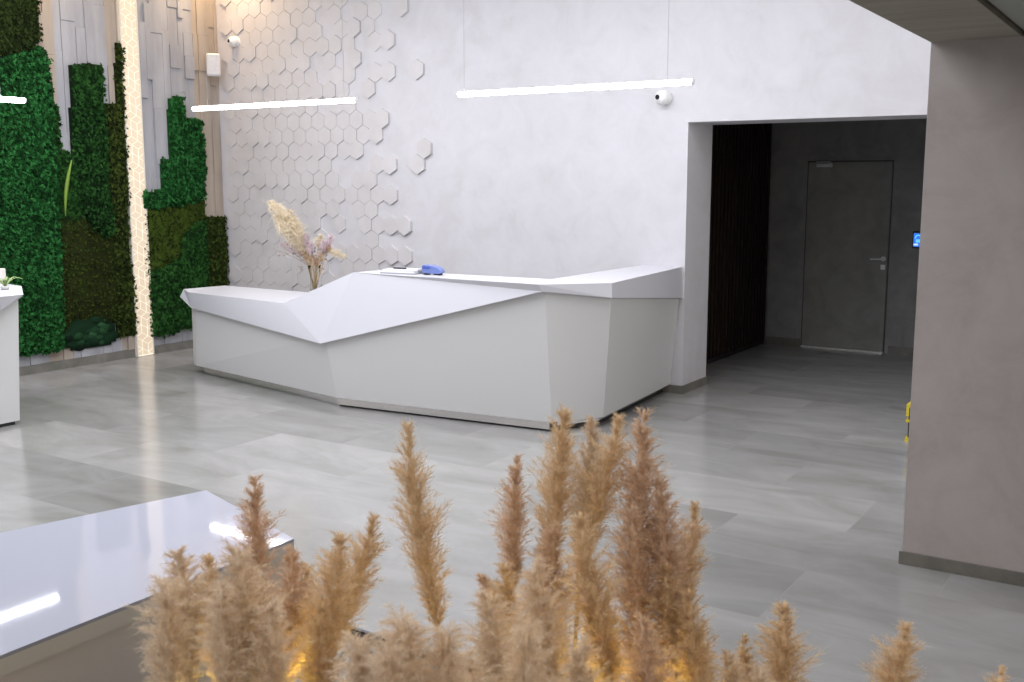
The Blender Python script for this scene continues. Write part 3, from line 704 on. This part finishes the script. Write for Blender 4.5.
# box and little plant standing on it
b = bmesh.new(); rot_box(b, (0,0,.06), (.20,.05,.115), .3, bev=.006)
p = onZ(-6, 283, 1.10)
tag(obj('card_holder', b, mat('cream_plastic', (.75,.71,.65), .5), loc=(p.x, p.y, 1.10)), 'upright cream holder at the left edge on top of the far left counter', 'card holder')
p = onZ(5, 290, 1.10)
t = empty('potted_sprig', (p.x, p.y, 1.10), 'small pale green leafy sprig on top of the far left counter', 'plant')
b = bmesh.new(); lathe(b, [(.028,0),(.034,.03),(.030,.032),(.026,.012)], 20); obj('dish', b, whitep, t, smooth=True)
lf = mat('pale_green_leaf', (.30,.42,.16), .55); rnd = random.Random(8)
for k in range(7):
    a = k*2.4; ln = rnd.uniform(.09, .14); b = bmesh.new(); pr = None; dv = Vector((math.cos(a), math.sin(a), 0)); sd = Vector((-dv.y, dv.x, 0))
    for i in range(7):
        s = i/6; c = dv*ln*s+Vector((0,0,.02+.07*math.sin(s*2.2))); w = .011*math.sin(PI*(s*.92+.06))
        q = [b.verts.new(c-sd*w), b.verts.new(c+Vector((0,0,.003))), b.verts.new(c+sd*w), b.verts.new(c-Vector((0,0,.002)))]
        if pr:
            for j in range(4): b.faces.new((pr[j], pr[(j+1) % 4], q[(j+1) % 4], q[j]))
        pr = q
    bmesh.ops.recalc_face_normals(b, faces=b.faces[:]); obj('leaf', b, lf, t, smooth=True)

# ------------------------------------------------------------------ vase with dried flowers
p = onZ(315, 292, .84); vx, vy = p.x, p.y
vs = empty('glass_vase', (vx, vy, .84), 'flared clear glass vase standing behind the raised part of the reception desk', 'vase')
b = bmesh.new(); lathe(b, [(.048,0),(.050,.01),(.040,.08),(.046,.18),(.068,.26),(.065,.26),(.043,.18),(.036,.08),(.042,.014),(.001,.012)], 32); obj('vessel', b, glass, vs, smooth=True)
bq = empty('dried_bouquet', (vx, vy, .856), 'dried bouquet of cream and pink plumes standing in the glass vase', 'bouquet')
def bq_plume(name, me, px0, px1, wid, rz, dd=0, s0=None):
    wid *= 1.0 if me is me_c else 1.35
    a = onY(px0[0], px0[1], vy-dd); e = onY(px1[0], px1[1], vy-dd); ax = e-a
    o = bpy.data.objects.new(name, me); C.objects.link(o); o.parent = bq
    q = Vector((0,0,1)).rotation_difference(ax.normalized()); s = ax.length/.5
    o.matrix_local = Matrix.Translation(a-Vector(bq.location)) @ q.to_matrix().to_4x4() @ Matrix.Rotation(rz, 4, 'Z') @ Matrix.Diagonal((wid, wid, s, 1))
    b = bmesh.new(); A = Vector((random.uniform(-.02,.02), random.uniform(-.02,.02), .0)); Bv = a-Vector(bq.location)
    tube(b, [A, A.lerp(Bv, .5)+Vector((0,0,.01)), Bv], [.004,.0035,.003], 6); obj('stem', b, stalk, bq, smooth=True)
    return o
me_c = mesh_from(plume_mesh(41, .47, .066, 150, 50, -.03, .085, 1.5, .3, .0013), 'cream_head', pm_cream)
me_c2 = mesh_from(plume_mesh(44, .47, .03, 60, 50, .0, .045, .8, .4, .0013), 'cream_small_head', pm_cream)
me_p = mesh_from(plume_mesh(42, .47, .022, 55, 40, .0, .022, .3, .5, .0014), 'pink_head', pm_pink)
me_t = mesh_from(plume_mesh(43, .47, .022, 50, 36, .0, .026, .3, .5, .0014), 'tan_head', pm_brown)
bq_plume('cream_plume', me_c, (305,252), (268,192), 1.25, 0)
bq_plume('cream_plume', me_c2, (303,250), (286,205), 1.5, 2, .03)
bq_plume('cream_sprig', me_c2, (328,250), (349,258), .7, 1)
bq_plume('cream_sprig', me_c2, (318,248), (321,232), .8, 1)
bq_plume('pink_spray', me_p, (308,250), (305,231), 1.3, 1)
bq_plume('pink_spray', me_p, (327,249), (333,232), 1.1, 2)
bq_plume('pink_spray', me_p, (303,252), (277,242), 1.1, 2)
bq_plume('pink_spray', me_p, (322,252), (325,238), 1.1, 2, .04)
bq_plume('pink_spray', me_p, (311,255), (312,240), 1.1, 2, .04)
bq_plume('tan_spray', me_t, (312,262), (296,245), 1.2, 0)
bq_plume('tan_spray', me_t, (318,264), (324,246), 1.1, 0)
bq_plume('tan_spray', me_t, (327,252), (330,244), 1.0, 0)
bq_plume('tan_spray', me_t, (316,268), (310,252), 1.3, 0)
# little dried leaves
lv = mat('grey_brown_leaf', (.36,.28,.24), .8); rnd = random.Random(6); b = bmesh.new()
for k in range(80):
    px, py = (rnd.uniform(274, 304), rnd.uniform(245, 256)) if k < 30 else (rnd.uniform(300, 330), rnd.uniform(244, 268))
    c = onY(px, py, vy+rnd.uniform(-.06, .06))-Vector(bq.location)
    d = Vector((rnd.uniform(-1,1), rnd.uniform(-1,1), rnd.uniform(-.6,1))).normalized(); u, w = frame_of(d); l = rnd.uniform(.03, .062)
    q = [b.verts.new(c), b.verts.new(c+d*l*.5+u*l*.28), b.verts.new(c+d*l), b.verts.new(c+d*l*.5-u*l*.28)]; tp = b.verts.new(c+d*l*.5+w*l*.12)
    for i in range(4): b.faces.new((q[i], q[(i+1) % 4], tp))
    b.faces.new(q[::-1])
for (px, py) in ((276,250),(282,247),(290,246),(331,246),(299,241)):
    a = onY(312, 268, vy)-Vector(bq.location); e = onY(px, py, vy)-Vector(bq.location)
    tube(b, [a, a.lerp(e, .5)+Vector((0,0,.02)), e], [.004,.003,.002], 5)
obj('dried_leaves', b, lv, bq); bq.children[-1]['kind'] = 'stuff'
stm = bmesh.new()
for k in range(14):
    a = k*.9; r0 = .022; tube(stm, [(r0*math.cos(a), r0*math.sin(a), 0), (.015*math.cos(a+2), .015*math.sin(a+2), .12), (.045*math.cos(a+.5), .04*math.sin(a+.5), .30)], .003, 5)
obj('stem_bunch', stm, mat('pale_stalks', (.55,.42,.30), .8), bq); bq.children[-1]['kind'] = 'stuff'

# ------------------------------------------------------------------ pendant tube lamps
def pendant(x0, y0, x1, y1, z, label, cables):
    t = empty('pendant_lamp', ((x0+x1)/2, (y0+y1)/2, z), label, 'pendant lamp', 'slim white pendant lamps')
    d = Vector((x1-x0, y1-y0, 0)); Ln = d.length; d.normalize(); s = Vector((-d.y, d.x, 0)); rad = .020
    b = bmesh.new(); tube(b, [-d*(Ln/2-.012), d*(Ln/2-.012)], rad, 24); obj('tube', b, tubeM, t, smooth=False)
    for sg in (-1, 1):
        b = bmesh.new(); tube(b, [d*sg*(Ln/2-.012), d*sg*Ln/2], rad+.001, 24); obj('end_cap', b, steeld, t)
    for cx in cables:
        pc = d*((cx-.5)*Ln); b = bmesh.new(); tube(b, [pc+Vector((0,0,rad)), pc+Vector((0,0,rad+.02)), pc+Vector((0,0,ZC-z-.001))], [.005,.0016,.0016], 6); cb_ = obj('cable', b, wire, t)
        b = bmesh.new(); lathe(b, [(.03,ZC-z-.02),(.03,ZC-z-.001)], 16, c=(pc.x, pc.y, 0)); obj('ceiling_cup', b, steeld, cb_)
    ld = bpy.data.lights.new('tube_light', 'AREA'); ld.shape = 'RECTANGLE'; ld.size = Ln-.05; ld.size_y = .05
    return t
pendant(-8.135, 7.0, -6.085, 7.0, 2.583, 'glowing white tube pendant over the left half of the reception desk', (.1, .93))
pendant(-5.03, 7.0, -3.02, 7.0, 2.583, 'glowing white tube pendant over the right end of the reception desk', (.03, .9))
p = atD(25, 100.7, 9.1)
pendant(p.x, 2.95, p.x, p.y, p.z, 'glowing white tube pendant at the left edge over the far left counter', (.1, .9))

# ------------------------------------------------------------------ wall devices
def dome(px, py, rad, label):
    p = onY(px, py, YB); t = empty('security_camera', p, label, 'security camera')
    b = bmesh.new(); lathe(b, [(rad*.95,0),(rad,-.01),(rad*.9,-.03),(rad*.5,-.034)], 32, axis='y'); obj('mount', b, whitep, t, smooth=True)
    b = bmesh.new(); bmesh.ops.create_uvsphere(b, u_segments=28, v_segments=18, radius=rad*.95, matrix=Matrix.Translation((0,-.055,0))); obj('ball', b, whitep, t, smooth=True)
    b = bmesh.new(); dr = Vector((-.28,-.85,.02)).normalized(); c = Vector((0,-.055,0))
    tube(b, [c+dr*rad*.8, c+dr*rad*1.0], rad*.32, 20); obj('lens', b, lens_m, t)
    return t
dome(237, 42, .062, 'white ball security camera high on the hexagon wall above the speaker')
dome(665, 98, .068, 'white ball security camera under the right end of the right pendant lamp')
p = Vector((-9.555, 8.36, 0)); p.z = onX(213, 65, -9.5).z
p = onX(213.5, 65, -9.54)
sp = empty('wall_speaker', p, 'small white rounded speaker box on the wall in the corner above the moss', 'speaker', rz=.85)
b = rbox((-.075,-.055,-.125), (.075,.05,.125), .02, 4); obj('cabinet', b, whitep, sp, smooth=False)
b = rbox((-.062,-.06,-.11), (.062,-.052,.11), .0035, 2); obj('grille', b, noisy(mat('perforated_grille', (.62,.62,.64), .6), [(.4,(.5,.5,.52)),(.6,(.68,.68,.7))], 160), sp)
b = bmesh.new(); tube(b, [(0,.05,0),(0,.10,0),(-.02,.135,0)], .018, 10); obj('bracket', b, whitep, sp)

# ------------------------------------------------------------------ door in the recess
YD = 12.07
dr = bpy.data.objects.new('door_1', None); C.objects.link(dr); dr.location = (-3.78, YD, 0); dr['kind'] = 'structure'
dm = noisy(mat('door_plaster', (.3,.3,.3), .6, spec=.3), [(.3, (.21,.21,.195)), (.7, (.30,.30,.28))], 3.2, 10, .68, dist=.6)
b = rbox((-3.775,YD-.018,.02), (-2.855,YD,2.115), .003, 1); obj('door_leaf', b, dm, dr, world=True)
b = bmesh.new()
for lo, hi in (((-3.788,YD-.006,0),(-3.777,YD,2.13)), ((-2.853,YD-.006,0),(-2.842,YD,2.13)), ((-3.788,YD-.006,2.117),(-2.842,YD,2.13))): box(b, lo, hi)
obj('door_frame', b, mat('dark_frame', (.06,.06,.06), .5), dr, world=True)
b = rbox((-3.775,YD-.05,0), (-2.85,YD,.018), .003, 1); obj('threshold', b, mat('pale_aluminium', (.85,.85,.80), .35, metal=.3), dr, world=True)
b = bmesh.new(); box(b, (-3.68,YD-.05,2.06), (-3.50,YD-.018,2.10)); bevel(b, .006); obj('door_closer', b, steeld, dr, world=True)
b = bmesh.new(); tube(b, [(-3.51,YD-.035,2.098),(-3.505,YD-.12,2.115),(-3.68,YD-.04,2.118)], .008, 8); obj('closer_arm', b, steeld, dr, world=True)
b = bmesh.new(); lathe(b, [(.026,0),(.026,-.01)], 20, c=(-2.90,YD-.018,1.055), axis='y'); tube(b, [(-2.90,YD-.02,1.055),(-2.90,YD-.062,1.055),(-2.92,YD-.066,1.053),(-3.03,YD-.066,1.05)], .0105, 10); obj('door_handle', b, steeld, dr, world=True, smooth=False)
b = rbox((-2.925,YD-.026,.935), (-2.875,YD-.018,.99), .003, 1); obj('lock_plate', b, steeld, dr, world=True)
# wall terminal with blue screen
q0 = onY(913.6, 232, YD); q1 = onY(913.6, 247, YD)
tm = empty('access_terminal', (q0.x+.065, YD-.02, (q0.z+q1.z)/2), 'small black wall terminal with a lit blue screen beside the recessed door', 'wall terminal')
b = rbox((-.065,-.012,-.092), (.065,.02,.092), .006, 2); obj('housing', b, black, tm)
b = bmesh.new(); box(b, (-.054,-.014,-.075), (.054,-.0121,.07)); obj('screen', b, mat('blue_screen', (.01,.03,.15), .2, emit=(.02,.14,.62), es=.9), tm)
b = bmesh.new()
def arc(c, r, a0, a1, n=12, w=.007):
    for i in range(n):
        p0 = Vector((c[0]+r*math.cos(a0+(a1-a0)*i/n), -.0155, c[1]+r*math.sin(a0+(a1-a0)*i/n))); p1 = Vector((c[0]+r*math.cos(a0+(a1-a0)*(i+1)/n), -.0155, c[1]+r*math.sin(a0+(a1-a0)*(i+1)/n)))
        tube(b, [p0, p1], w, 6)
arc((-.005,.02), .030, -.3, PI+.3); box(b, (-.03,-.016,-.03), (.02,-.0142,.004)); 
obj('screen_symbol', b, mat('light_blue_icon', (.1,.4,.9), .3, emit=(.10,.42,1), es=.9), tm)
b = bmesh.new(); box(b, (-.05,-.016,-.062), (-.005,-.0142,-.042)); obj('status_text', b, mat('pale_icon', (.6,.8,1), .3, emit=(.5,.7,1), es=.7), tm)

# walnut slats on the recess' left side
wp = empty('slat_screen', (-4.2, 10.7, 0), 'dark walnut slatted wood screen on the left side of the dark recess', 'slatted screen')
b = bmesh.new(); box(b, (-4.238,YB+.56,0), (-4.225,12.05,2.78)); obj('backing', b, black, wp, world=True)
b = bmesh.new(); y = YB+.58
while y < 12.0:
    box(b, (-4.225, y, .06), (-4.19, y+.06, 2.78)); y += .10
obj('slats', b, wood, wp, world=True)

# black and yellow tool case mostly hidden behind the right-hand wall
p = onZ(907.5, 438, 0)
yel = mat('safety_yellow', (.62,.50,.02), .5)
tc = empty('tool_case', (p.x+.19, p.y, 0), 'black tool case with yellow trim peeking out behind the right wall', 'tool case')
b = rbox((-.17,-.11,.02), (.17,.11,.26), .008, 2); obj('case', b, black, tc)
b = bmesh.new()
for z0, z1 in ((0,.03), (.145,.165), (.255,.28)): box(b, (-.185,-.115,z0), (.185,.115,z1))
box(b, (-.185,-.115,.19), (-.165,-.09,.255))
obj('trim', b, yel, tc)
b = bmesh.new(); tube(b, [(-.08,0,.27),(-.08,0,.32),(.08,0,.32),(.08,0,.27)], .010, 8); obj('handle', b, black, tc)

# ------------------------------------------------------------------ ceiling lamps and other light
def area(name, loc, sx, sy, e, col, rot=(0,0,0)):
    ld = bpy.data.lights.new(name, 'AREA'); ld.shape = 'RECTANGLE'; ld.size = sx; ld.size_y = sy; ld.energy = e; ld.color = col
    o = bpy.data.objects.new(name, ld); C.objects.link(o); o.location = loc; o.rotation_euler = rot; return o
COOL = (.93,.94,1); WARM = (1,.70,.42)
area('ceiling_wash', (-5.4, 4.5, ZC-.03), 6.2, 4.6, 265, COOL)
area('ceiling_wash_rear', (-5.0, -2.8, ZC-.03), 7.0, 3.0, 150, COOL)
area('ceiling_wash_side', (-1.9, 6.8, ZC-.03), 1.6, 2.0, 14, COOL)
area('desk_side_fill', (1.2, 7.2, 2.6), 1.6, 2.0, 42, (1,.97,.94), (0, math.radians(80), 0))  # added unseen fill from the right, brightens the desk's side panel
area('corner_downlight', (-9.2, 8.3, ZC-.05), .35, .35, 11, WARM)
area('corner_downlight', (-9.2, 6.45, ZC-.05), .3, .3, 7, WARM)
area('stair_ceiling_light', (.9, .3, 2.54), 1.4, 1.4, 34, (1,.84,.70))
w = bpy.data.worlds.new('world'); bpy.context.scene.world = w; w.use_nodes = True
w.node_tree.nodes['Background'].inputs[0].default_value = (.6,.65,.75,1); w.node_tree.nodes['Background'].inputs[1].default_value = .3

sc = bpy.context.scene
sc.view_settings.view_transform = 'Standard'; sc.view_settings.look = 'None'; sc.view_settings.gamma = 1; sc.view_settings.use_curve_mapping = False
sc.view_settings.exposure = 0.66
